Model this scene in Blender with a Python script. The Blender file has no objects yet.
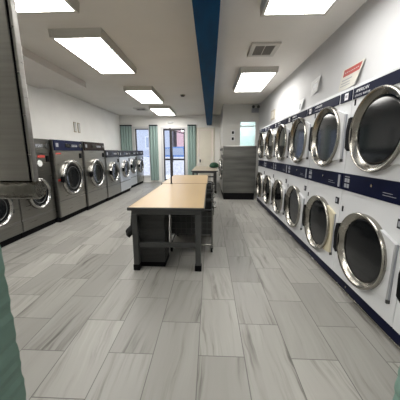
import bpy, bmesh, math, random
from mathutils import Vector, Matrix
PI = math.pi
random.seed(7)
SC = bpy.context.scene
COL = SC.collection

# ------------------------------------------------------------------ materials
MATS = {}
def mat(name, col, rough=0.5, metal=0.0, spec=0.5, noise=0.0, nscale=(4, 4, 4), coat=0.0, emit=None, estr=0.0, bump=0.0):
    m = bpy.data.materials.new(name); m.use_nodes = True
    nt = m.node_tree; b = nt.nodes['Principled BSDF']
    c = (col[0], col[1], col[2], 1)
    b.inputs['Base Color'].default_value = c
    b.inputs['Roughness'].default_value = rough
    b.inputs['Metallic'].default_value = metal
    b.inputs['Specular IOR Level'].default_value = spec
    b.inputs['Coat Weight'].default_value = coat
    if emit:
        b.inputs['Emission Color'].default_value = (*emit, 1)
        b.inputs['Emission Strength'].default_value = estr
    if noise > 0 or bump > 0:
        tc = nt.nodes.new('ShaderNodeTexCoord'); mp = nt.nodes.new('ShaderNodeMapping')
        mp.inputs['Scale'].default_value = nscale
        nz = nt.nodes.new('ShaderNodeTexNoise'); nz.inputs['Scale'].default_value = 1.0
        nz.inputs['Detail'].default_value = 5
        nt.links.new(tc.outputs['Object'], mp.inputs['Vector']); nt.links.new(mp.outputs['Vector'], nz.inputs['Vector'])
        if noise > 0:
            mr = nt.nodes.new('ShaderNodeMapRange')
            mr.inputs['From Min'].default_value = 0.3; mr.inputs['From Max'].default_value = 0.7
            mr.inputs['To Min'].default_value = 1 - noise; mr.inputs['To Max'].default_value = 1 + noise
            vm = nt.nodes.new('ShaderNodeVectorMath'); vm.operation = 'SCALE'
            vm.inputs[0].default_value = col[:3]
            nt.links.new(nz.outputs['Fac'], mr.inputs['Value']); nt.links.new(mr.outputs['Result'], vm.inputs['Scale'])
            nt.links.new(vm.outputs['Vector'], b.inputs['Base Color'])
            mr2 = nt.nodes.new('ShaderNodeMapRange')
            mr2.inputs['To Min'].default_value = max(0.02, rough - 0.08); mr2.inputs['To Max'].default_value = min(1, rough + 0.08)
            nt.links.new(nz.outputs['Fac'], mr2.inputs['Value']); nt.links.new(mr2.outputs['Result'], b.inputs['Roughness'])
        if bump > 0:
            bp = nt.nodes.new('ShaderNodeBump'); bp.inputs['Strength'].default_value = bump; bp.inputs['Distance'].default_value = 0.014 if bump > .95 else 0.01
            nt.links.new(nz.outputs['Fac'], bp.inputs['Height']); nt.links.new(bp.outputs['Normal'], b.inputs['Normal'])
    MATS[name] = m
    return m

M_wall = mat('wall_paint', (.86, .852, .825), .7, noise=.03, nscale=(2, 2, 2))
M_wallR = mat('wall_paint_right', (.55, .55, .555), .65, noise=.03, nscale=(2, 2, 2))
M_ceil = mat('ceiling_paint', (.70, .675, .635), .85, noise=.03, nscale=(1.5, 1.5, 1.5))
M_soff = mat('soffit_paint', (.66, .63, .60), .8, noise=.03, nscale=(2, 2, 2))
M_part = mat('partition_paint', (.60, .595, .565), .7, noise=.03, nscale=(2, 2, 2))
M_teal = mat('teal_paint', (.150, .240, .205), .6, noise=.10, nscale=(6, 6, 6), bump=.3)
M_blue = mat('beam_blue_paint', (.004, .050, .128), .65, spec=.08, noise=.22, nscale=(9, 2, 9))
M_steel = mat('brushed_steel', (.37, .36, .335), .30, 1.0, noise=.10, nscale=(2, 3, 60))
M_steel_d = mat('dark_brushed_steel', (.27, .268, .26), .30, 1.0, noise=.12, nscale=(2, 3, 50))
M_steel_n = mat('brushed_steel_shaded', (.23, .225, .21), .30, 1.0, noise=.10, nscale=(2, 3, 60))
M_steel_glare = mat('steel_window_glare', (.66, .68, .71), .35, .75, noise=.06, nscale=(2, 3, 60))  # window glare on the far washers, put into the steel colour
M_side = mat('side_panel_steel', (.17, .17, .16), .34, .9, noise=.38, nscale=(.8, 3, 7))
M_chrome = mat('chrome', (.36, .355, .34), .24, 1.0)
M_ring = mat('polished_steel_ring', (.35, .335, .30), .26, 1.0, noise=.08, nscale=(5, 5, 5))
M_black = mat('black_plastic', (.004, .004, .005), .55, 0, .08)
M_plinth = mat('black_plinth', (.006, .006, .007), .75, 0, .08, noise=.1)
M_glass_d = mat('dark_door_glass', (.006, .007, .008), .10, 0, .35)
M_white = mat('white_enamel', (.62, .63, .645), .38, 0, .5, noise=.025, nscale=(3, 3, 3))
M_plate = mat('white_plate', (.56, .57, .58), .42, noise=.03)
M_yellow = mat('yellowed_plate', (.58, .53, .38), .5, noise=.06)
M_navy = mat('navy_panel', (.0022, .0042, .022), .45, 0, .10, noise=.1)
M_navy2 = mat('blue_control_panel', (.006, .009, .034), .5, spec=.12, noise=.1)
M_brown = mat('dark_brown_control_panel', (.016, .009, .007), .5, spec=.12, noise=.1)
M_slate = mat('slate_control_panel', (.020, .022, .030), .5, spec=.15, noise=.1)
M_print = mat('white_print', (.78, .78, .80), .5)
M_grey = mat('grey_print', (.30, .31, .34), .5)
M_red = mat('red_print', (.38, .045, .035), .55)
M_paper = mat('paper', (.62, .60, .54), .75, noise=.04)
M_paperw = mat('white_paper', (.70, .71, .71), .7, noise=.04)
M_beige = mat('beige_plastic', (.42, .37, .28), .55, noise=.05)
M_lam = mat('wood_laminate', (.40, .288, .160), .38, 0, .3, noise=.07, nscale=(16, 1.2, 8))
M_lam2 = mat('beige_laminate', (.43, .37, .29), .35, noise=.06, nscale=(12, 2, 8))
M_edge = mat('dark_edge_band', (.030, .031, .032), .5)
M_tleg = mat('dark_grey_steel_leg', (.058, .060, .060), .45, .3, noise=.1)
M_bin = mat('charcoal_plastic', (.026, .027, .027), .55, noise=.12, nscale=(6, 6, 40))
M_frame = mat('light_housing', (.56, .54, .49), .6)
M_diff_n = mat('light_diffuser_dim', (.9, .9, .9), .5, emit=(1.0, .985, .95), estr=11)
M_diff = mat('light_diffuser', (.9, .9, .9), .5, emit=(1.0, .975, .93), estr=16.5)
M_vent = mat('vent_metal', (.50, .48, .44), .6)
M_ventd = mat('vent_dark', (.06, .056, .05), .8)
M_trimw = mat('white_trim', (.66, .66, .66), .45)
M_dframe = mat('bronze_door_frame', (.045, .042, .045), .4, .4)
M_cream = mat('cream_door_paint', (.76, .72, .62), .5, noise=.02)
M_blind = mat('teal_blind_fabric', (.27, .37, .345), .6, noise=.10, nscale=(14, 14, .6))
M_green = mat('dark_green_cloth', (.012, .060, .030), .8, noise=.4, nscale=(20, 20, 20))
M_cloth = mat('black_cloth', (.010, .010, .011), .85, noise=.3, nscale=(20, 20, 20))
M_asph = mat('street_snow', (.80, .79, .82), .9, noise=.12, nscale=(.5, .5, .5))
M_bwall = mat('pale_facade', (.44, .46, .52), .9, noise=.08)
M_pink = mat('pink_facade', (.58, .36, .37), .9, noise=.1)
M_stone = mat('grey_block_wall', (.66, .64, .65), .9, noise=.2, nscale=(8, 8, 8))
M_car = mat('blue_car_paint', (.10, .22, .50), .25, .2, coat=.5)
M_tyre = mat('tyre_rubber', (.015, .015, .015), .8)
M_carglass = mat('car_glass', (.30, .34, .42), .15)
M_roomteal = mat('back_room_teal', (.44, .60, .60), .7, noise=.05)

def glass_mat():
    m = bpy.data.materials.new('window_glass'); m.use_nodes = True
    nt = m.node_tree; nt.nodes.clear()
    o = nt.nodes.new('ShaderNodeOutputMaterial'); mix = nt.nodes.new('ShaderNodeMixShader')
    t = nt.nodes.new('ShaderNodeBsdfTransparent'); t.inputs['Color'].default_value = (.93, .95, .97, 1)
    g = nt.nodes.new('ShaderNodeBsdfGlossy'); g.inputs['Roughness'].default_value = .03
    mix.inputs['Fac'].default_value = .07
    nt.links.new(t.outputs[0], mix.inputs[1]); nt.links.new(g.outputs[0], mix.inputs[2]); nt.links.new(mix.outputs[0], o.inputs[0])
    return m
M_pane = glass_mat()

def floor_mat():
    m = bpy.data.materials.new('grey_plank_tile'); m.use_nodes = True
    nt = m.node_tree; N = nt.nodes; L = nt.links; b = N['Principled BSDF']
    geo = N.new('ShaderNodeNewGeometry'); sep = N.new('ShaderNodeSeparateXYZ'); L.new(geo.outputs['Position'], sep.inputs[0])
    def math_(op, a, bb):
        n = N.new('ShaderNodeMath'); n.operation = op
        for i, v in enumerate((a, bb)):
            if isinstance(v, (int, float)): n.inputs[i].default_value = v
            else: L.new(v, n.inputs[i])
        return n.outputs[0]
    tx = math_('ADD', sep.outputs['Y'], 20 * .66 - 1.765 + .33)
    ty = math_('ADD', sep.outputs['X'], 20 * .32 - .25)
    cmb = N.new('ShaderNodeCombineXYZ'); L.new(tx, cmb.inputs[0]); L.new(ty, cmb.inputs[1])
    br = N.new('ShaderNodeTexBrick'); br.offset = .5; br.offset_frequency = 2
    br.inputs['Scale'].default_value = 1; br.inputs['Brick Width'].default_value = .66; br.inputs['Row Height'].default_value = .32
    br.inputs['Mortar Size'].default_value = .0030; br.inputs['Mortar Smooth'].default_value = .15
    br.inputs['Color1'].default_value = (0, 0, 0, 1); br.inputs['Color2'].default_value = (1, 1, 1, 1); br.inputs['Mortar'].default_value = (.5, .5, .5, 1)
    L.new(cmb.outputs[0], br.inputs['Vector'])
    rgb = N.new('ShaderNodeSeparateColor'); L.new(br.outputs['Color'], rgb.inputs[0]); rnd = rgb.outputs[0]
    # streaks along the plank, each plank with its own seed and slight skew
    skew = math_('MULTIPLY', math_('SUBTRACT', rnd, .5), .30)
    sx = math_('ADD', sep.outputs['X'], math_('MULTIPLY', sep.outputs['Y'], skew))
    wav = N.new('ShaderNodeTexNoise'); wav.inputs['Scale'].default_value = 2.2; wav.inputs['Detail'].default_value = 2
    L.new(geo.outputs['Position'], wav.inputs['Vector'])
    sx2 = math_('ADD', sx, math_('MULTIPLY', wav.outputs['Fac'], .10))
    c2 = N.new('ShaderNodeCombineXYZ')
    L.new(math_('MULTIPLY', sx2, 19), c2.inputs[0]); L.new(math_('MULTIPLY', sep.outputs['Y'], .9), c2.inputs[1]); L.new(math_('MULTIPLY', rnd, 37), c2.inputs[2])
    nz = N.new('ShaderNodeTexNoise'); nz.inputs['Scale'].default_value = 1; nz.inputs['Detail'].default_value = 6; nz.inputs['Roughness'].default_value = .62
    nz.inputs['Distortion'].default_value = .5
    L.new(c2.outputs[0], nz.inputs['Vector'])
    ramp = N.new('ShaderNodeValToRGB'); L.new(nz.outputs['Fac'], ramp.inputs[0])
    e = ramp.color_ramp.elements
    e[0].position = .30; e[0].color = (.085, .080, .071, 1)
    e[1].position = .78; e[1].color = (.320, .314, .291, 1)
    k = e.new(.41); k.color = (.215, .208, .190, 1)
    k = e.new(.49); k.color = (.268, .262, .242, 1)
    c3 = N.new('ShaderNodeCombineXYZ')
    L.new(math_('MULTIPLY', sep.outputs['X'], 3.2), c3.inputs[0]); L.new(math_('MULTIPLY', sep.outputs['Y'], 1.1), c3.inputs[1]); L.new(math_('MULTIPLY', rnd, 91), c3.inputs[2])
    nm = N.new('ShaderNodeTexNoise'); nm.inputs['Scale'].default_value = 1; nm.inputs['Detail'].default_value = 2; L.new(c3.outputs[0], nm.inputs['Vector'])
    mk = N.new('ShaderNodeMapRange'); mk.inputs['From Min'].default_value = .40; mk.inputs['From Max'].default_value = .60
    mk.inputs['To Min'].default_value = .12; mk.inputs['To Max'].default_value = 1.15
    L.new(nm.outputs['Fac'], mk.inputs['Value'])
    mv = N.new('ShaderNodeMix'); mv.data_type = 'RGBA'; mv.inputs[6].default_value = (.262, .255, .236, 1)
    L.new(mk.outputs['Result'], mv.inputs['Factor']); L.new(ramp.outputs['Color'], mv.inputs[7])
    tint = math_('ADD', math_('MULTIPLY', rnd, .28), .84)
    vs = N.new('ShaderNodeVectorMath'); vs.operation = 'SCALE'; L.new(mv.outputs[2], vs.inputs[0]); L.new(tint, vs.inputs['Scale'])
    mx = N.new('ShaderNodeMix'); mx.data_type = 'RGBA'
    L.new(br.outputs['Fac'], mx.inputs['Factor']); L.new(vs.outputs['Vector'], mx.inputs[6]); mx.inputs[7].default_value = (.10, .096, .09, 1)
    L.new(mx.outputs[2], b.inputs['Base Color'])
    b.inputs['Roughness'].default_value = .42
    b.inputs['Specular IOR Level'].default_value = .45
    bp = N.new('ShaderNodeBump'); bp.inputs['Strength'].default_value = .25; bp.inputs['Distance'].default_value = .002; bp.invert = True
    L.new(br.outputs['Fac'], bp.inputs['Height']); L.new(bp.outputs['Normal'], b.inputs['Normal'])
    return m
M_floor = floor_mat()

# ------------------------------------------------------------------ mesh helpers
class MB:
    """collects shapes for ONE mesh object"""
    def __init__(s): s.bm = bmesh.new()
    def box(s, x0, x1, y0, y1, z0, z1, bev=0.0, seg=2):
        t = bmesh.new()
        bmesh.ops.create_cube(t, size=1)
        for v in t.verts:
            v.co = Vector(((x0 + x1) / 2 + v.co.x * (x1 - x0), (y0 + y1) / 2 + v.co.y * (y1 - y0), (z0 + z1) / 2 + v.co.z * (z1 - z0)))
        if bev > 0: bmesh.ops.bevel(t, geom=t.edges[:], offset=bev, segments=seg, affect='EDGES', profile=.5)
        s._merge(t); return s
    def _merge(s, t):
        me = bpy.data.meshes.new('tmp'); t.to_mesh(me); t.free(); s.bm.from_mesh(me); bpy.data.meshes.remove(me)
    def rod(s, a, b, r, r2=None, n=10):
        a = Vector(a); b = Vector(b); d = b - a
        t = bmesh.new(); bmesh.ops.create_cone(t, cap_ends=True, segments=n, radius1=r, radius2=r if r2 is None else r2, depth=d.length)
        q = d.to_track_quat('Z', 'Y').to_matrix().to_4x4()
        bmesh.ops.transform(t, matrix=Matrix.Translation((a + b) / 2) @ q, verts=t.verts[:])
        s._merge(t); return s
    def path(s, pts, r, n=8):
        pts = [Vector(p) for p in pts]
        for i in range(len(pts) - 1): s.rod(pts[i], pts[i + 1], r, n=n)
        for p in pts[1:-1]: s.ball(p, r * 1.02, 6)
        return s
    def ball(s, c, r, n=10, sc=(1, 1, 1)):
        t = bmesh.new(); bmesh.ops.create_uvsphere(t, u_segments=n * 2, v_segments=n, radius=r)
        for v in t.verts: v.co = Vector((v.co.x * sc[0] + c[0], v.co.y * sc[1] + c[1], v.co.z * sc[2] + c[2]))
        s._merge(t); return s
    def lathe(s, prof, cy, cz, n=48, cap=False):
        """profile of (x, radius) turned about the local x axis through (cy, cz)"""
        rings = []
        for (x, r) in prof:
            if r < 1e-5: rings.append([s.bm.verts.new((x, cy, cz))])
            else: rings.append([s.bm.verts.new((x, cy + r * math.cos(2 * PI * i / n), cz + r * math.sin(2 * PI * i / n))) for i in range(n)])
        for A, B in zip(rings, rings[1:]):
            for i in range(n):
                j = (i + 1) % n
                if len(A) == 1 and len(B) == 1: continue
                if len(A) == 1: s.bm.faces.new((A[0], B[i], B[j]))
                elif len(B) == 1: s.bm.faces.new((A[i], B[0], A[j]))
                else: s.bm.faces.new((A[i], B[i], B[j], A[j]))
        return s
    def prism(s, poly, axis, a, b):
        """polygon in the plane normal to axis (0 x,1 y,2 z) extruded from a to b"""
        def P(u, v, w):
            return {0: (w, u, v), 1: (u, w, v), 2: (u, v, w)}[axis]
        A = [s.bm.verts.new(P(u, v, a)) for u, v in poly]; B = [s.bm.verts.new(P(u, v, b)) for u, v in poly]
        s.bm.faces.new(A[::-1]); s.bm.faces.new(B)
        for i in range(len(poly)):
            j = (i + 1) % len(poly); s.bm.faces.new((A[i], A[j], B[j], B[i]))
        return s
    def sheet(s, fn, nu, nv):
        g = [[s.bm.verts.new(fn(i / nu, j / nv)) for j in range(nv + 1)] for i in range(nu + 1)]
        for i in range(nu):
            for j in range(nv): s.bm.faces.new((g[i][j], g[i + 1][j], g[i + 1][j + 1], g[i][j + 1]))
        return s
    def build(s, name, m, parent=None, smooth=False):
        bmesh.ops.recalc_face_normals(s.bm, faces=s.bm.faces[:])
        me = bpy.data.meshes.new(name); s.bm.to_mesh(me); s.bm.free()
        if smooth:
            me.polygons.foreach_set('use_smooth', [True] * len(me.polygons))
            try: me.set_sharp_from_angle(angle=math.radians(40))
            except Exception: pass
        o = bpy.data.objects.new(name, me); COL.objects.link(o)
        me.materials.append(m)
        if parent: o.parent = parent
        return o

def text_mesh(name, body, size, m, parent, loc, rot, shear=0.0, space=1.0, depth=.0008):
    cu = bpy.data.curves.new(name, 'FONT'); cu.body = body; cu.size = size; cu.shear = shear; cu.space_character = space
    cu.extrude = depth; cu.align_x = 'LEFT'; cu.resolution_u = 3
    o = bpy.data.objects.new(name, cu); COL.objects.link(o)
    dg = bpy.context.evaluated_depsgraph_get()
    me = bpy.data.meshes.new_from_object(o.evaluated_get(dg))
    bpy.data.objects.remove(o); bpy.data.curves.remove(cu)
    me.name = name; me.materials.clear(); me.materials.append(m)
    o = bpy.data.objects.new(name, me); COL.objects.link(o)
    o.parent = parent; o.location = loc; o.rotation_euler = rot
    return o

def empty(name, loc=(0, 0, 0), rz=0.0):
    o = bpy.data.objects.new(name, None); COL.objects.link(o); o.location = loc; o.rotation_euler = (0, 0, rz); o.empty_display_size = .1
    return o
def tag(o, label, cat, group=None, kind=None):
    o['label'] = label; o['category'] = cat
    if group: o['group'] = group
    if kind: o['kind'] = kind
    return o
def struct(o, label=None):
    o['kind'] = 'structure'
    if label: o['label'] = label
    return o
def copy_tree(o, parent=None):
    c = o.copy(); COL.objects.link(c); c.parent = parent
    for ch in list(o.children): copy_tree(ch, c)
    return c

# ------------------------------------------------------------------ room dimensions (metres, camera at x=0 y=0)
XL, XR, YB, ZC = -4.12, 1.70, 11.25, 3.02
YP = 8.80                     # partition wall at the far right
DX = 1.36                     # dryer fronts

# ------------------------------------------------------------------ setting
struct(MB().box(XL - .2, 2.75, -1.6, YB + .12, -.12, 0).build('floor', M_floor), 'grey wood-look plank tile floor')
struct(MB().box(XL - .2, 2.75, -1.6, YB + .12, ZC, ZC + .12).build('ceiling', M_ceil), 'flat painted ceiling')
struct(MB().box(XL - .14, XL, -1.6, YB, 0, ZC).build('wall_left', M_wall), 'white painted left wall')
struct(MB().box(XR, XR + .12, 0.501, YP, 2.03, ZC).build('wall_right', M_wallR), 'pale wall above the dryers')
struct(MB().box(2.60, 2.74, -1.6, YB, 0, ZC).build('wall_right_outer', M_wall), 'wall of the service space behind the dryers')
struct(MB().box(XL, 2.6, -1.6, -1.46, 0, ZC).build('wall_rear', M_wall), 'wall behind the camera')

# back wall with openings for the window and the two doors
wb = MB()
def seg(x0, x1, z0, z1): wb.box(x0, x1, YB, YB + .12, z0, z1)
WX0, WX1, DX0, DX1, CX0, CX1 = -3.47, -2.76, -2.25, -1.03, -.56, .14
seg(XL, WX0, 0, ZC); seg(WX0, WX1, 0, .25); seg(WX0, WX1, 2.50, ZC); seg(WX1, DX0, 0, ZC)
seg(DX0, DX1, 2.50, ZC); seg(DX1, CX0, 0, ZC); seg(CX0, CX1, 2.42, ZC); seg(CX1, 2.6, 0, ZC)
struct(wb.build('wall_back', M_wall), 'back wall with window and doors')

# partition at far right with an opening, and the small room behind it
wp = MB(); PX0, PX1, PZ0, PZ1 = 1.03, 1.62, 1.30, 2.46
PXE = .44
wp.box(PXE, PX0, YP, YP + .12, 0, ZC); wp.box(PX1, 2.6, YP, YP + .12, 0, ZC)
wp.box(PX0, PX1, YP, YP + .12, 0, PZ0); wp.box(PX0, PX1, YP, YP + .12, PZ1, ZC)
struct(wp.build('wall_partition', M_part), 'white partition wall behind the steel washers')
struct(MB().box(PXE, PXE + .12, YP + .12, YB, 0, ZC).build('wall_partition_side', M_part), 'side of the partition')
struct(MB().box(PXE + .13, 2.59, YB - .06, YB - .005, 0, ZC).build('wall_small_room', M_roomteal), 'teal wall of the room behind')
w3 = MB()
for a in (PX0, PX1 - .03): w3.box(a, a + .03, YP - .012, YP + .10, PZ0, PZ1)
w3.box(PX0, PX1, YP - .012, YP + .10, PZ0, PZ0 + .03); w3.box(PX0, PX1, YP - .012, YP + .10, PZ1 - .03, PZ1)
w3.box(PX0 + .03, PX1 - .03, YP + .02, YP + .05, 2.27, 2.31)
w3 = struct(w3.build('window_2', M_trimw), 'interior window in the partition')
MB().box(PX0 + .03, PX1 - .03, YP + .03, YP + .036, PZ0 + .03, PZ1 - .03).build('pane', M_pane, w3)
rb = empty('ceiling_light', (1.35, 10.2, ZC))
tag(rb, 'bright ceiling light seen through the interior window above the steel washers', 'ceiling light', 'ceiling lights')
MB().box(-.45, .45, -.65, .65, -.08, 0).build('frame', M_frame, rb)
MB().box(-.42, .42, -.62, .62, -.088, -.078).build('diffuser', M_diff, rb)

# front wall (teal) with the opening the photo is taken through
lx, rx = -.440, .416
def wav(side):
    return [(side + .0016 * math.sin(k * 2.3) + .0014 * math.sin(k * 5.1), k * .015) for k in range(int(ZC / .015))]
def front_wall(name, y0, y1, a, b_, m, top, lab):
    wf = MB()
    wf.prism([(XL, 0)] + a + [(XL, a[-1][1])], 1, y0, y1)
    wf.prism([(2.6, 0), (2.6, b_[-1][1])] + b_[::-1], 1, y0, y1)
    wf.box(a[-1][0] - .01, b_[-1][0] + .01, y0, y1, top, a[-1][1])
    struct(wf.build(name, m), lab)
front_wall('wall_front', .36, .46, wav(lx), wav(rx), M_teal, 2.35, 'teal wall with rough edge around the opening in front')
front_wall('wall_front_reflector', .461, .50, [(lx - .07, 0), (lx - .07, ZC - .002)], [(rx + .07, 0), (rx + .07, ZC - .002)], M_part, 2.37, 'unseen pale layer added to the front wall for steel reflections')  # hidden pale layer, added so the steel cabinet does not reflect teal

# beam and soffit, baseboards
struct(MB().box(-.155, .075, 0.501, YB - .001, 2.58, ZC - .001, .006).build('trim_1', M_blue), 'blue painted ceiling beam')
struct(MB().box(XL + .001, -2.95, 0.501, 6.0, 2.89, ZC - .001).build('trim_2', M_soff), 'dropped soffit along the left wall')
struct(MB().box(PXE + .001, PXE + .10, YP - .014, YP, 0, .10).build('baseboard_partition', M_trimw))
bb = MB(); bb.box(CX1 + .07, PXE, YB - .014, YB - .001, 0, .1); bb.box(DX1 + .07, CX0 - .07, YB - .014, YB - .001, 0, .1)
struct(bb.build('baseboard_back', M_trimw))

# window in back wall
w = MB()
for a, b_ in ((WX0 - .06, WX0 + .04), (WX1 - .05, WX1 + .05)): w.box(a, b_, YB - .03, YB + .10, .22, 2.53)
w.box(WX0 + .04, WX1 - .05, YB - .03, YB + .10, 2.44, 2.53); w.box(WX0 + .04, WX1 - .05, YB - .03, YB + .10, .22, .32)
w = struct(w.build('window_1', M_trimw), 'white framed shop window beside the blinds')
q = MB(); q.box(WX0 + .041, WX0 + .085, YB - .01, YB + .08, .32, 2.44); q.box(WX0 + .085, WX1 - .051, YB - .01, YB + .08, 2.40, 2.44); q.build('window_frame', M_dframe, w)
MB().box(WX0 + .03, WX1 - .04, YB + .03, YB + .036, .30, 2.46).build('pane', M_pane, w)

# glass entrance door with white surround
d = MB()
d.box(DX0, DX0 + .11, YB - .03, YB + .11, 0, 2.50); d.box(DX1 - .12, DX1, YB - .03, YB + .11, 0, 2.50)
d.box(DX0 + .11, DX1 - .12, YB - .03, YB + .11, 2.44, 2.50)
d = struct(d.build('door_1', M_trimw), 'glass entrance door with dark frame')
q = MB(); a, b_ = DX0 + .11, DX1 - .12
for x in (a, a + .355, b_ - .055): q.box(x, x + .055, YB + .01, YB + .07, 0, 2.44)
for z0, z1 in ((0, .14), (1.02, 1.10), (2.36, 2.44)):
    q.box(a + .055, a + .355, YB + .015, YB + .065, z0, z1); q.box(a + .41, b_ - .055, YB + .015, YB + .065, z0, z1)
q.build('door_frame', M_dframe, d)
q = MB(); q.box(a + .05, a + .36, YB + .036, YB + .042, .12, 2.40); q.box(a + .40, b_ - .05, YB + .036, YB + .042, .12, 2.40); q.build('pane', M_pane, d)
MB().rod((a + .42, YB - .01, 2.36), (b_ - .04, YB + .005, 2.22), .020).build('door_closer_arm', M_dframe, d)
MB().rod((a + .44, YB - .03, .95), (a + .44, YB - .03, 1.25), .012).rod((a + .44, YB - .03, .97), (a + .44, YB + .02, .97), .010).rod((a + .44, YB - .03, 1.23), (a + .44, YB + .02, 1.23), .010).build('door_handle', M_dframe, d)

# cream door
d = MB(); d.box(CX0 + .05, CX1 - .05, YB + .02, YB + .06, .01, 2.37, .004)
for z0, z1 in ((.18, 1.0), (1.15, 2.2)):
    for (p, r_, s_, t_) in ((CX0 + .14, CX1 - .14, z0, z0 + .03), (CX0 + .14, CX1 - .14, z1 - .03, z1), (CX0 + .14, CX0 + .17, z0, z1), (CX1 - .17, CX1 - .14, z0, z1)):
        d.box(p, r_, YB + .008, YB + .021, s_, t_)
d = struct(d.build('door_2', M_cream), 'cream panelled door at the back')
q = MB(); q.box(CX0 - .06, CX0 + .04, YB - .02, YB + .05, 0, 2.48); q.box(CX1 - .04, CX1 + .06, YB - .02, YB + .05, 0, 2.48); q.box(CX0 + .04, CX1 - .04, YB - .02, YB + .05, 2.38, 2.48)
q.build('door_trim', M_cream, d)
MB().ball((CX0 + .11, YB - .04, 1.0), .035).rod((CX0 + .11, YB - .02, 1.0), (CX0 + .11, YB + .02, 1.0), .015).box(CX0 + .085, CX0 + .135, YB + .005, YB + .022, .93, 1.07).build('door_knob', M_dframe, d)

# vertical blinds drawn aside
def blind(x0, x1, label, z0=.10, z1=2.55):
    r = empty('vertical_blind', ((x0 + x1) / 2, YB - .09, 0)); tag(r, label, 'blind', 'vertical blinds on the back wall')
    hw = (x1 - x0) / 2; n = max(5, int((x1 - x0) / .055))
    MB().box(-hw, hw, -.03, .085, z1, z1 + .05, .004).build('headrail', M_slate, r)
    s = MB()
    for i in range(n):
        c = -hw + (i + .5) * 2 * hw / n; dy = .022 * (1 if i % 2 else -1)
        s.prism([(c - hw / n * 1.1, -dy), (c + hw / n * 1.1, dy), (c + hw / n * 1.1, dy + .004), (c - hw / n * 1.1, -dy + .004)], 2, z0, z1)
    s.build('slats', M_blind, r)
blind(XL + .03, -3.56, 'teal vertical blind in the back left corner above the washers')
blind(-2.76, -2.38, 'teal vertical blind between the shop window and the glass door')
blind(-1.02, -.64, 'teal vertical blind right of the glass door')

# ------------------------------------------------------------------ ceiling fixtures
LG = 'ceiling lights'
light_specs = [(-2.14, -1.50, 1.42, 2.93, 'left row ceiling light nearest the camera, cut by the top of the photo'),
               (-2.14, -1.50, 3.56, 5.05, 'long ceiling light over the left aisle, second from the camera'),
               (-2.16, -1.50, 6.44, 7.96, 'ceiling light over the left aisle, third from the camera'),
               (-2.16, -1.49, 9.02, 10.60, 'ceiling light nearest the glass door'),
               (.60, 1.26, 1.55, 3.09, 'ceiling light above the near dryers, cut by the top of the photo'),
               (-1.6, -.3, -1.2, -.2, 'unseen ceiling light added behind the camera for steel reflections'),  # unseen lamp, added to give the steel cabinet something bright to reflect
               (.62, 1.27, 5.14, 6.62, 'ceiling light right of the blue beam above the far dryers')]
for (x0, x1, y0, y1, lab) in light_specs:
    r = empty('ceiling_light', ((x0 + x1) / 2, (y0 + y1) / 2, ZC)); tag(r, lab, 'ceiling light', LG)
    hx, hy = (x1 - x0) / 2, (y1 - y0) / 2
    f = MB(); e = .045
    f.prism([(-hx - e, 0), (-hx - e + .012, -.105), (-hx, -.105), (-hx, 0)], 1, -hy - e, hy + e)
    f.prism([(hx + e, 0), (hx, 0), (hx, -.105), (hx + e - .012, -.105)], 1, -hy - e, hy + e)
    f.prism([(-hy - e, 0), (-hy - e + .012, -.105), (-hy, -.105), (-hy, 0)], 0, -hx, hx)
    f.prism([(hy + e, 0), (hy, 0), (hy, -.105), (hy + e - .012, -.105)], 0, -hx, hx)
    f.build('frame', M_frame, r)
    MB().box(-hx, hx, -hy, hy, -.10, -.09).build('diffuser', M_diff_n if (x0 > 0 and y0 < 2) else M_diff, r)

def vent(x, y, w, l, lab):
    r = empty('ceiling_vent', (x, y, ZC)); tag(r, lab, 'vent', 'ceiling vents')
    f = MB(); b = .07
    f.box(-w / 2, -w / 2 + b, -l / 2, l / 2, -.03, 0, .004); f.box(w / 2 - b, w / 2, -l / 2, l / 2, -.03, 0, .004)
    f.box(-w / 2 + b, w / 2 - b, -l / 2, -l / 2 + b, -.03, 0, .004); f.box(-w / 2 + b, w / 2 - b, l / 2 - b, l / 2, -.03, 0, .004)
    f.box(-.006, .006, -l / 2 + b, l / 2 - b, -.024, 0)
    f.build('frame', M_vent, r)
    MB().box(-w / 2 + b, w / 2 - b, -l / 2 + b, l / 2 - b, -.008, 0).build('backing', M_ventd, r)
    g = MB(); n = 9
    for i in range(n):
        yy = -l / 2 + b + (i + .5) * (l - 2 * b) / n
        g.prism([(yy - .010, -.008), (yy + .008, -.024), (yy + .012, -.024), (yy - .006, -.008)], 0, -w / 2 + b, w / 2 - b)
    g.build('louvres', mat('louvre', (.20, .19, .175), .7), r)
vent(.84, 4.28, .44, .50, 'square ceiling vent between the two right-hand lights')
vent(-2.66, 9.6, .46, .50, 'dark ceiling vent near the back left corner')
sd = empty('smoke_detector', (-.80, 7.35, ZC)); tag(sd, 'small round smoke detector on the ceiling left of the blue beam', 'smoke detector')
MB().rod((0, 0, 0), (0, 0, -.02), .075, .075, 20).build('base', M_vent, sd); MB().rod((0, 0, -.02), (0, 0, -.05), .062, .045, 20).build('sensor', M_ventd, sd)
el = empty('emergency_light', (1.54, YP, 2.80)); tag(el, 'emergency light with two lamps in the far right ceiling corner', 'emergency light')
MB().box(-.12, .12, -.08, .004, -.07, .07, .004).build('housing', M_grey, el)
for s in (-1, 1):
    MB().rod((s * .075, -.05, .07), (s * .085, -.11, .11), .018).rod((s * .085, -.08, .11), (s * .085, -.17, .10), .035, .05, 16).build('lamp', M_tleg, el)
hd = empty('wall_light', (-1.79, YB, 2.70)); tag(hd, 'small white light fitting on the wall above the glass door', 'wall light')
MB().box(-.13, .13, -.05, 0, -.04, .05, .012).build('housing', M_trimw, hd)
MB().box(-.10, .10, -.075, -.05, -.03, .035, .012).build('lens', M_paperw, hd)

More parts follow.
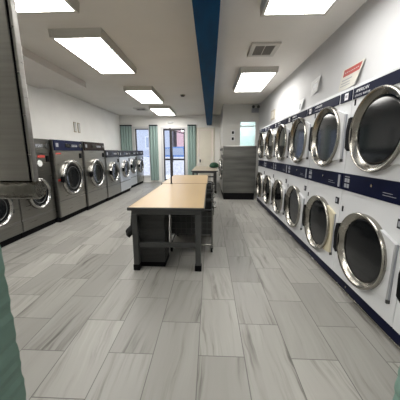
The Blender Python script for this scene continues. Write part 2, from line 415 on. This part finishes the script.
# ------------------------------------------------------------------ dryers
W = .875; HW = W / 2
def make_dryer():
    r = empty('stacked_dryer')
    c = MB(); c.box(-1.05, 0, -HW + .002, HW - .002, .12, 2.015, .006); c.build('cabinet', M_white, r)
    k = MB(); k.box(-1.0, -.012, -HW + .001, HW - .001, .03, .122); k.build('kick_plate', M_navy, r)
    MB().box(-1.0, -.002, -HW + .001, HW - .001, .012, .032, .003).build('kick_trim', M_ring, r)
    MB().box(-1.0, -.03, -HW + .001, HW - .001, 0, .013).build('foot_rail', M_plinth, r)
    MB().rod((-.02, -.18, .078), (-.002, -.18, .078), .011).build('kick_screw', M_chrome, r)
    # upper name strip and small badge strip
    s = MB().box(-.004, .010, -HW + .012, .195, 1.888, 1.985, .003).build('name_strip', M_navy, r)
    text_mesh('lettering', 'AMERICAN', .037, M_print, s, (.0102, -HW + .055, 1.940), (PI / 2, 0, PI / 2), .35, 1.0)
    text_mesh('lettering', 'STACK DRYER', .023, M_print, s, (.0102, -HW + .05, 1.903), (PI / 2, 0, PI / 2), 0, 1.6)
    b = MB().box(-.004, .010, .225, HW - .012, 1.888, 1.985, .003).build('badge_strip', M_navy, r)
    q = MB(); q.box(.010, .0125, .310, .370, 1.905, 1.968); q.build('badge', M_print, b)
    q = MB(); q.box(.0125, .0135, .322, .358, 1.925, 1.950); q.build('badge_inset', M_grey, b)
    # control band in the middle
    m = MB().box(-.004, .012, -HW + .004, HW - .004, 1.026, 1.190, .004).build('control_band', M_navy, r)
    q = MB()
    for z in (1.055, 1.108):
        for y in (-HW + .05, -HW + .095): q.box(.012, .0145, y, y + .034, z, z + .038)
    q.box(.012, .0145, -HW + .05, -HW + .129, 1.158, 1.166)
    q.build('display', M_grey, m)
    MB().rod((.010, .02, 1.125), (.019, .02, 1.125), .013).build('lock', M_chrome, m)
    MB().box(.012, .016, HW - .075, HW - .04, 1.045, 1.170, .002).build('coin_plate', M_grey, m)
    q = MB(); q.box(.012, .0135, HW - .28, HW - .14, 1.07, 1.074); q.box(.012, .0135, HW - .28, HW - .18, 1.09, 1.094); q.build('printed_lines', M_grey, m)
    for (cz, low) in ((1.568, 0), (.545, 1)):
        # door: chrome funnel ring with dark glass
        d = MB().lathe([(0, .325), (.040, .335), (.052, .333), (.058, .327), (.057, .318), (.048, .308), (.022, .278), (.014, .273), (.010, .273)], 0, cz, 64).build('door', M_ring, r, True)
        MB().lathe([(.012, .275), (.0150, .268), (.0155, .25), (.0156, 0)], 0, cz, 48).build('door_glass', M_glass_d, d, True)
        p = MB(); arc = [(.322 * math.cos(t), cz + .322 * math.sin(t)) for t in [math.radians(52 - 104 * i / 16) for i in range(17)]]
        p.prism([(.21, cz - .262), (.365, cz - .245), (.372, cz - .238), (.372, cz + .20), (.365, cz + .208), (.21, cz + .262)] + arc, 0, .001, .028)
        p.build('hinge_plate', M_plate, d)
        MB().box(.0, .012, .373, .379, cz - .238, cz + .20).build('hinge_gap', M_grey, d); MB().box(.0, .026, .366, .384, cz - .268, cz - .238, .004).build('hinge', M_tleg, d)
        g = MB(); g.prism([(-.385, cz - .13), (-.34, cz - .16), (-.30, cz - .12), (-.31, cz + .10), (-.34, cz + .15), (-.375, cz + .14), (-.395, cz + .03)], 0, .002, .055)
        g.build('door_handle', M_black, d)
        # slot on the front, upper left of each drum; small data plate upper right
        MB().box(-.001, .004, -HW + .040, -HW + .062, cz + .26, cz + .315, .001).build('coin_slot', M_black, r)
        if low:
            MB().box(-.001, .004, HW - .105, HW - .035, cz + .315, cz + .385, .001).build('data_plate', M_slate, r)
            MB().box(.004, .005, HW - .095, HW - .065, cz + .33, cz + .37).build('data_sticker', M_grey, r)
    return r
dl = ['stacked dryer at the near end of the right row, mostly outside the right frame edge',
      'white stacked dryer with largest round doors and readable strip lettering, at right edge of photo',
      'stacked dryer whose lower door has a yellowed beige hinge plate',
      'stacked dryer just beyond the one with the yellowed door plate',
      'stacked dryer third from the far end of the right row',
      'stacked dryer second from the far end of the right row',
      'farthest stacked dryer, beside the side of the steel washer']
D0 = None
dryers = []
for i in range(7):
    if D0 is None: D0 = make_dryer(); o = D0
    else: o = copy_tree(D0)
    o.location = (DX, 1.1825 + W * i, 0); o.rotation_euler = (0, 0, PI)
    tag(o, dl[i], 'dryer', 'stacked dryers along the right wall'); dryers.append(o)
# yellowed plate on the lower door of the third stack
low = [c for c in dryers[2].children if c.name.startswith('door')][1]
for c in low.children:
    if c.name.startswith('hinge_plate'):
        c.data = c.data.copy(); c.data.materials.clear(); c.data.materials.append(M_yellow); c['label'] = 'yellowed beige hinge plate'

# ------------------------------------------------------------------ washers
def washer(name, x, y, w, h, cz, R, label, group, body=M_steel, panel=None, rz=0.0, depth=.85, low=.42, red=False, tall=True, ph=.20, plinth=.10, side=None):
    r = empty(name, (x, y, 0), rz); tag(r, label, 'washing machine', group)
    hw = w / 2 - .004
    MB().box(-depth, 0, -hw, hw, plinth, h, .010).build('body', side or M_steel_d, r)
    MB().box(-depth + .02, -.03, -hw + .005, hw - .005, 0, plinth + .004).build('plinth', M_plinth, r)
    if side: MB().box(-.004, .006, -hw + .01, hw - .01, plinth + .02, h - .01, .003).build('front_panel', body, r)
    # lower service panel and fascia
    MB().box(-.002, .010, -hw + .008, hw - .008, plinth + .012, low - .016, .004).build('lower_panel', body, r)
    MB().box(-.002, .010, -hw + .008, hw - .008, low + .012, h - ph - .01, .004).build('front_fascia', body, r)
    # control panel along the top
    c = MB().prism([(-.06, h - ph), (.028, h - ph), (.018, h - .006), (.004, h + .004), (-.06, h + .004)], 1, -hw + .004, hw - .004).build('control_panel', panel or body, r)
    q = MB(); q.box(.022, .030, -hw * .30, hw * .05, h - ph * .68, h - ph * .32, .002); q.build('display', M_glass_d, c)
    for k in range(4): MB().box(.022, .029, hw * (.16 + .11 * k), hw * (.22 + .11 * k), h - ph * .62, h - ph * .38).build('button', M_grey, c)
    MB().box(.022, .028, -hw * .9, -hw * .76, h - ph * .66, h - ph * .30).build('badge', M_grey, c)
    MB().lathe([(.018, ph * .22), (.042, ph * .20), (.046, ph * .14), (.046, 0)], hw * .80, h - ph * .5, 20).build('knob', M_chrome if panel else M_tleg, c, True)
    # door
    d = MB().lathe([(.008, R), (.040, R * 1.0), (.062, R * .98), (.074, R * .93), (.075, R * .89), (.066, R * .85), (.050, R * .82), (.044, R * .81)], 0, cz, 56).build('door', M_chrome, r, True)
    MB().lathe([(.046, R * .82), (.052, R * .72), (.040, R * .62), (.030, R * .40), (.028, 0)], 0, cz, 40).build('door_glass', M_glass_d, d, True)
    MB().lathe([(.040, R * .65), (.046, R * .635), (.040, R * .61)], 0, cz, 40).build('inner_rim', M_tleg, d, True)
    g = MB(); g.box(.01, .085, -R * 1.10, -R * .96, cz - .06, cz + .06, .012); g.build('door_handle', M_black, d)
    for z in (-.09, .09): MB().box(.01, .055, R * .95, R * 1.07, cz + z - .035, cz + z + .035, .008).build('hinge', M_tleg, d)
    # coin slot column and labels
    MB().box(.009, .022, hw * .72, hw * .90, h - ph - .17, h - ph - .06, .003).build('coin_slot', M_black, r)
    if red:
        MB().box(.009, .012, -hw * .94, -hw * .60, h - ph - .075, h - ph - .045).build('red_label', M_red, r)
        MB().box(.009, .012, -hw * .94, -hw * .78, cz - .03, cz + .01).build('red_label', M_red, r)
    return r
G1 = 'steel front-loading washers along the left wall'
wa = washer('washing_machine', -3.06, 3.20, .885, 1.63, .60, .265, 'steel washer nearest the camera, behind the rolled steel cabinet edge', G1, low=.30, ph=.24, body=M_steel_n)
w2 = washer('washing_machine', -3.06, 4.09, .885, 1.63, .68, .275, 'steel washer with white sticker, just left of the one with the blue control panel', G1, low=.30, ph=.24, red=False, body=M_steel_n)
MB().box(.012, .016, .10, .28, 1.30, 1.345).build('red_label', M_red, w2)
MB().rod((.009, .14, 1.20), (.022, .14, 1.20), .060, .055, 16).build('white_sticker', M_paperw, w2)
washer('washing_machine', -2.98, 5.06, 1.02, 1.63, .86, .375, 'large steel washer with the blue control panel', G1, panel=M_navy2, low=.43, red=True)
washer('washing_machine', -2.94, 6.13, 1.09, 1.635, .865, .365, 'large steel washer with the dark brown control panel', G1, panel=M_brown, low=.43)
washer('washing_machine', -2.92, 7.19, .98, 1.45, .81, .295, 'shorter steel washer next beyond the one with the brown panel', G1, panel=M_slate, low=.42, body=M_steel)
washer('washing_machine', -2.92, 8.22, 1.02, 1.44, .83, .30, 'steel washer with window glare in its colour, third from the back window', G1, panel=M_slate, low=.42, body=M_steel_glare)
washer('washing_machine', -3.06, 9.50, .98, 1.45, .86, .30, 'steel washer with window glare in its colour, second from the back window, set back behind a black gap', G1, panel=M_slate, low=.42, body=M_steel_glare)
washer('washing_machine', -3.06, 10.55, .98, 1.46, .82, .30, 'last steel washer of the left row, beside the back window', G1, panel=M_slate, low=.42, body=M_steel)
G2 = 'tall steel washers by the partition'
washer('washing_machine', .385, 7.50, .80, 1.575, .86, .30, 'tall steel washer seen from its plain side at the end of the dryer row', G2, rz=PI, depth=.955, low=.42, plinth=.20, side=M_side)
washer('washing_machine', .385, 8.34, .80, 1.575, .86, .30, 'tall steel washer hidden behind the side of the nearer one, against the partition', G2, rz=PI, depth=.955, low=.42, plinth=.20, side=M_side)

# ------------------------------------------------------------------ folding tables
TG = 'folding tables down the middle'
def table(x0, x1, y0, y1, zt, label, top=M_lam, leg=M_tleg):
    r = empty('folding_table', ((x0 + x1) / 2, (y0 + y1) / 2, 0)); tag(r, label, 'table', TG)
    hx, hy = (x1 - x0) / 2, (y1 - y0) / 2
    t = MB().box(-hx + .012, hx - .012, -hy + .012, hy - .012, zt - .032, zt, .002).build('table_top', top, r)
    e = MB()
    e.box(-hx, hx, -hy, -hy + .018, zt - .038, zt - .0015, .006); e.box(-hx, hx, hy - .018, hy, zt - .038, zt - .0015, .006)
    e.box(-hx, -hx + .018, -hy + .01, hy - .01, zt - .038, zt - .0015, .006); e.box(hx - .018, hx, -hy + .01, hy - .01, zt - .038, zt - .0015, .006)
    e.build('edge_band', M_edge, t)
    a = MB(); lx_ = hx - .075; ly = hy - .045
    a.box(-lx_ - .03, lx_ + .03, -ly - .03, -ly + .03, zt - .085, zt - .033, .003); a.box(-lx_ - .03, lx_ + .03, ly - .03, ly + .03, zt - .085, zt - .033, .003)
    for s in (-1, 1): a.box(s * lx_ - .02, s * lx_ + .02, -ly + .03, ly - .03, zt - .085, zt - .033, .003)
    a.build('apron', leg, r)
    for sx in (-1, 1):
        for sy in (-1, 1):
            l = MB().box(sx * lx_ - .033, sx * lx_ + .033, sy * ly - .033, sy * ly + .033, .05, zt - .084, .006).build('leg', leg, r)
            MB().box(sx * lx_ - .040, sx * lx_ + .040, sy * ly - .040, sy * ly + .040, 0, .075, .008).build('foot', M_black, l)
    for sy in (-1, 1):
        MB().box(-lx_ + .033, lx_ - .033, sy * ly - .018, sy * ly + .018, .29, .345, .004).build('stretcher', leg, r)
    return r
table(-.945, -.055, 2.63, 4.765, .78, 'nearer folding table with light wood top and dark legs')
table(-.985, -.040, 4.785, 6.60, .78, 'second folding table with light wood top, end to end behind the nearer one')
table(-.64, .27, 8.15, 10.75, .78, 'folding table with dull beige top in front of the cream door', M_lam2)

r = empty('upright_pole', (-.764, 4.725, .78)); tag(r, 'slim dark upright pole standing at the joint between the two wood tables', 'pole')
MB().rod((0, 0, 0), (0, 0, 1.055), .0145, n=14).build('shaft', M_dframe, r); MB().rod((0, 0, 0), (0, 0, .008), .032, n=18).build('flange', M_dframe, r)
MB().ball((0, 0, 1.057), .0165, 8).build('cap', M_dframe, r)

# bin under the near table
r = empty('waste_bin', (-.705, 2.90, 0)); tag(r, 'charcoal ribbed bin under the front left corner of the nearer table', 'bin')
r.scale = (1.17, 1.0, 1.075)
b = MB()
def ring(hx, hy, z): return [(-hx, -hy, z), (hx, -hy, z), (hx, hy, z), (-hx, hy, z)]
lv = [ring(.135, .15, .05), ring(.142, .16, .60), ring(.152, .17, .60), ring(.152, .17, .635), ring(.138, .156, .635), ring(.128, .146, .10)]
vs = [[b.bm.verts.new(p) for p in L_] for L_ in lv]
b.bm.faces.new(vs[0][::-1]); b.bm.faces.new(vs[-1])
for A, B in zip(vs, vs[1:]):
    for i in range(4):
        j = (i + 1) % 4; b.bm.faces.new((A[i], A[j], B[j], B[i]))
for k in range(12):
    z = .10 + k * .04; hx, hy = .136 + .007 * z / .6, .151 + .009 * z / .6
    b.box(-hx - .003, hx + .003, -hy - .003, hy + .003, z, z + .014, .002)
b.build('bin_body', M_bin, r)
MB().box(-.139, .139, -.155, .155, 0, .055, .006).build('bin_base', M_black, r)

# bag hanging on the left leg
r = empty('hanging_bag', (-.985, 2.78, .36)); tag(r, 'small black cloth bag hanging off the left side of the nearer table', 'bag')
b = MB()
def lump(u, v):
    th = u * 2 * PI; ph = v * PI
    rr = 1 + .16 * math.sin(3 * th + 2 * v * 5) * math.sin(ph) + .08 * math.sin(7 * th)
    return (.045 * rr * math.sin(ph) * math.cos(th) + (.035 * (1 - v) ** 2 if v < 1 else 0), .075 * rr * math.sin(ph) * math.sin(th), .175 - .175 * (v if v > .5 else v) - 0)
b.sheet(lump, 24, 14); b.build('bag', M_cloth, r, True)
MB().path([(.03, 0, .15), (.045, 0, .28), (.058, 0, .375)], .012).build('strap', M_cloth, r)

# wire laundry carts parked under the tables
def make_cart():
    r = empty('laundry_cart')
    hx, hy, z0, z1 = .29, .33, .26, .62
    f = MB()
    f.path([(-hx, -hy, .12), (hx, -hy, .12), (hx, hy, .12), (-hx, hy, .12), (-hx, -hy, .12)], .014)
    for sx in (-1, 1):
        for sy in (-1, 1): f.rod((sx * hx, sy * hy, .11), (sx * hx, sy * hy, z1), .013)
    f.build('frame', M_chrome, r)
    w_ = MB()
    for z in (z0, .35, .44, .53, z1): w_.path([(-hx, -hy, z), (hx, -hy, z), (hx, hy, z), (-hx, hy, z), (-hx, -hy, z)], .006 if z < z1 else .011, 6)
    for k in range(1, 8):
        t = -hx + 2 * hx * k / 8; w_.path([(t, -hy, z1), (t, -hy, z0), (t, hy, z0), (t, hy, z1)], .0035, 5)
        t = -hy + 2 * hy * k / 8; w_.path([(-hx, t, z1), (-hx, t, z0), (hx, t, z0), (hx, t, z1)], .0035, 5)
    w_.build('basket', M_tleg, r)
    ln = MB(); ln.prism([(-hx + .01, z0 + .008), (hx - .01, z0 + .008), (hx - .01, z1 - .03), (hx - .016, z1 - .03), (hx - .016, z0 + .014), (-hx + .016, z0 + .014), (-hx + .016, z1 - .03), (-hx + .01, z1 - .03)], 1, -hy + .012, hy - .012)
    for sy in (-1, 1): ln.box(-hx + .016, hx - .016, sy * (hy - .014) - .003, sy * (hy - .014) + .003, z0 + .014, z1 - .03)
    ln.build('liner', M_bin, r)
    for sy in (-1, 1): MB().box(hx - .006, hx + .022, sy * hy * .55 - .05, sy * hy * .55 + .05, z1 - .10, z1 + .012, .006).build('bumper', M_black, r)
    MB().path([(hx - .01, -.20, z1), (hx + .045, -.18, z1 + .01), (hx + .045, .18, z1 + .01), (hx - .01, .20, z1)], .011).build('handle', M_chrome, r)
    for sx in (-1, 1):
        for sy in (-1, 1):
            c = MB(); x, y = sx * (hx - .005), sy * (hy - .01)
            c.rod((x, y, .115), (x, y, .075), .012); c.box(x - .022, x + .022, y - .014, y + .026, .055, .085, .003)
            c = c.build('caster', M_chrome, r)
            MB().rod((x - .014, y + .008, .04), (x + .014, y + .008, .04), .04, n=18).build('wheel', M_black, c)
    return r
cl = [(-.25, 3.53, 'wire laundry cart under the front half of the nearer table'), (-.245, 4.30, 'wire laundry cart under the back half of the nearer table'),
      (-.24, 5.35, 'wire laundry cart under the front half of the second table'), (-.235, 6.10, 'wire laundry cart under the back half of the second table')]
C0 = None
for x, y, lab in cl:
    if C0 is None: C0 = make_cart(); o = C0
    else: o = copy_tree(C0)
    o.location = (x, y, 0); tag(o, lab, 'laundry cart', 'wire laundry carts under the tables')

# green bundle on the far table
r = MB()
def bun(u, v):
    th = u * 2 * PI; ph = v * PI
    k = 1 + .12 * math.sin(3 * th + 1) * math.sin(ph) + .07 * math.sin(5 * th + 4 * v)
    z = math.cos(ph); z = z if z > 0 else z * .25
    return (.19 * k * math.sin(ph) * math.cos(th), .16 * k * math.sin(ph) * math.sin(th), .055 + .16 * z * k)
r.sheet(bun, 28, 16); r = r.build('cloth_bundle', M_green, None, True); r.location = (.16, 9.7, .768)
tag(r, 'dark green cloth bundle lying on the beige far table', 'cloth')

# ------------------------------------------------------------------ steel wall cabinet at upper left
r = empty('steel_cabinet', (-.843, 1.12, 1.168)); tag(r, 'stainless steel wall cabinet with rolled bottom edge filling the upper left corner', 'cabinet')
MB().box(-.90, -.022, .014, .052, .095, 1.35, .006).build('cabinet_body', M_steel_d, r)
MB().box(-.90, -.027, 0, .013, .095, 1.35, .003).build('face_plate', M_steel, r)
b = MB(); b.box(-.019, -.004, .004, .036, .09, 1.35, .004); b.build('edge_strip', M_steel, r)
MB().box(-.0265, -.0195, .004, .012, .10, 1.35).build('edge_gap', M_black, r)
for z in (.22, .40, .58, .76, .94): MB().ball((-.0115, .004, z), .0055, 6).build('rivet', M_chrome, r)
b = MB(); b.rod((-.90, .03, .05), (-.012, .03, .05), .050, n=28); b.rod((-.012, .03, .05), (.002, .03, .05), .050, .042, n=28)
b.build('rolled_edge', mat('wrinkled_steel', (.20, .195, .175), .12, 1.0, noise=.3, nscale=(16, 16, 16), bump=1.0), r, True)
b = MB(); b.box(-.90, -.64, .03, .24, -1.168, .10, .006); b.build('stand', M_steel_d, r)

# ------------------------------------------------------------------ things on walls
def sign(y0, y1, z0, z1, lab, m=M_paper, tilt=0.0, curl=.03, marks=(), name='paper_sign', skew=0.0):
    """paper on the right wall; y0 = far (viewer-left) edge, y1 = near (viewer-right) edge"""
    r = empty(name, (XR - .0005, (y0 + y1) / 2, (z0 + z1) / 2)); r.rotation_euler = (tilt, 0, 0)
    w_, h_ = (y0 - y1), (z1 - z0)
    def P(u, v, off=0.0): return (-curl * (u ** 2) * (1.2 - v) - off, w_ / 2 - u * w_ + skew * (v - .5), -h_ / 2 + v * h_)
    s = MB().sheet(lambda u, v: P(u, v), 10, 6).build('sheet', m, r)
    for (u0, u1, v0, v1, mm, nm) in marks:
        MB().sheet(lambda u, v: P(u0 + (u1 - u0) * u, v0 + (v1 - v0) * v, .0015), 8, 2).build(nm, mm, s)
    return r
lines = [(.10, .62, .43, .48, M_grey, 'printed_line'), (.08, .55, .30, .34, M_grey, 'printed_line'), (.08, .60, .18, .22, M_grey, 'printed_line')]
o = sign(3.46, 2.98, 2.17, 2.42, 'paper notice with a red heading taped above the second and third dryers', tilt=.04, curl=.05, marks=[(.10, .92, .62, .94, M_red, 'red_heading'), (.16, .84, .76, .80, M_paper, 'heading_line')] + lines, skew=-.06)
tag(o, o.get('label') or 'paper notice with a red heading above the nearest dryers', 'sign', 'paper notices above the dryers')
o = sign(4.42, 4.05, 2.33, 2.56, 'x', M_paperw, tilt=-.05, curl=.04, marks=[(.25, .75, .30, .70, M_grey, 'printed_picture')]); tag(o, 'white crumpled notice with a small grey picture, next beyond the red-headed one', 'sign', 'paper notices above the dryers')
o = sign(4.98, 4.66, 2.12, 2.36, 'x', M_paperw, tilt=.03, curl=.06, marks=[(.2, .5, .3, .7, M_grey, 'printed_picture')]); tag(o, 'small white notice curling off the wall above the middle dryers', 'sign', 'paper notices above the dryers')
o = empty('framed_notice', (XR, 6.88, 2.38)); tag(o, 'small beige framed notice on the right wall farthest from the camera', 'sign', 'paper notices above the dryers')
MB().box(-.022, .0, -.17, .17, -.125, .125, .004).build('frame', M_beige, o); MB().box(-.025, -.021, -.12, .12, -.085, .085).build('sheet', M_paper, o)

for k, (y, lab) in enumerate(((7.43, 'left one of two narrow plaques on the left wall above the washers'), (7.65, 'right one of two narrow plaques on the left wall above the washers'))):
    r = empty('wall_plaque', (XL, y, 2.14)); tag(r, lab, 'plaque', 'narrow plaques on the left wall')
    MB().box(0, .02, -.062, .062, -.15, .15, .004).build('plaque_frame', M_beige, r)
    MB().box(.02, .022, -.035, .035, -.12, .12).build('plaque_face', M_plate, r)
for z, lab in ((2.07, 'upper of two dark switches on the partition above the steel washers'), (1.86, 'lower of two dark switches on the partition above the steel washers')):
    r = empty('wall_switch', (.80, YP, z)); tag(r, lab, 'switch', 'switches on the partition')
    MB().box(-.075, .075, -.008, 0, -.085, .085, .003).build('switch_plate', M_trimw, r)
    MB().box(-.035, .035, -.02, -.008, -.045, .045, .004).build('switch_button', M_black, r)

# ------------------------------------------------------------------ outside the windows
o = MB().box(-40, 40, YB + .13, 70, -.20, -.10).build('ground', M_asph); struct(o, 'snowy street outside')
o = MB()
o.box(-14, 10, 16.0, 16.3, -.1, 1.02)
for k in range(30): o.box(-14 + k * .8, -13.25 + k * .8, 15.97, 16.33, .98, 1.08)
tag(o.build('garden_wall', M_stone), 'low grey block wall across the street seen through the glass door', 'wall')
def building(x0, x1, y, h, m, lab, wins):
    r = empty('building', ((x0 + x1) / 2, y, -.1)); tag(r, lab, 'building', 'buildings across the street')
    hx = (x1 - x0) / 2
    MB().box(-hx, hx, 0, 6, 0, h).build('facade', m, r)
    MB().box(-hx - .15, hx + .15, -.15, 6.1, h, h + .25).build('roof', M_grey, r)
    for (a, b_, c, d_) in wins:
        f = MB().box(a, b_, -.05, .02, c, d_).build('window', M_trimw, r)
        MB().box(a + .1, b_ - .1, -.06, -.045, c + .1, d_ - .1).build('pane', M_carglass, f)
building(-26, -5.2, 34, 9, M_bwall, 'pale building across the street with rows of windows', [(-9 + i * 2.6, -7.6 + i * 2.6, 2.0 + j * 3, 3.6 + j * 3) for i in range(7) for j in range(2)])
building(-4.6, 3, 34, 6.2, M_pink, 'pinkish building across the street at right', [(-2.8 + i * 2.3, -1.6 + i * 2.3, 2.6, 4.0) for i in range(3)])

r = empty('parked_car', (-3.1, 21.0, -.1)); tag(r, 'blue car parked across the street behind the low wall', 'car')
b = MB()
prof = [(-2.2, .35), (-2.25, .8), (-2.1, 1.15), (-1.55, 1.25), (-1.0, 1.85), (.9, 1.95), (1.9, 1.85), (2.15, 1.2), (2.25, .8), (2.2, .35)]
b.prism(prof, 1, -.9, .9); b.build('car_body', M_car, r)
b = MB()
for side in (-.905, .885):
    b.prism([(-1.35, 1.25), (-.9, 1.75), (-.1, 1.8), (-.1, 1.25)], 1, side, side + .02); b.prism([(0, 1.25), (0, 1.8), (.85, 1.82), (.95, 1.25)], 1, side, side + .02)
    b.prism([(1.05, 1.25), (.97, 1.82), (1.75, 1.75), (1.9, 1.25)], 1, side, side + .02)
b.build('car_window', M_carglass, r)
for x in (-1.4, 1.4):
    for y in (-.85, .85): MB().rod((x, y - .1, .36), (x, y + .1, .36), .36, n=24).build('wheel', M_tyre, r)

# ------------------------------------------------------------------ world, sun
wd = bpy.data.worlds.new('sky'); SC.world = wd; wd.use_nodes = True
bg = wd.node_tree.nodes['Background']; bg.inputs['Color'].default_value = (.80, .87, 1.0, 1); bg.inputs['Strength'].default_value = 2.2

# ------------------------------------------------------------------ camera
F = 240.0; VPX, VPY = 210.0, 152.0
pitch = math.atan((200 - VPY) / F); yaw = math.atan((VPX - 200) / (F / math.cos(pitch)))
cam = bpy.data.cameras.new('camera'); co = bpy.data.objects.new('camera', cam); COL.objects.link(co)
cam.sensor_fit = 'HORIZONTAL'; cam.sensor_width = 36; cam.lens = F / 400 * 36; cam.clip_start = .02
co.location = (0, 0, 1.40); co.rotation_euler = (PI / 2 - pitch, 0, yaw)
SC.camera = co
SC.view_settings.view_transform = 'Standard'
SC.view_settings.exposure = 0.17
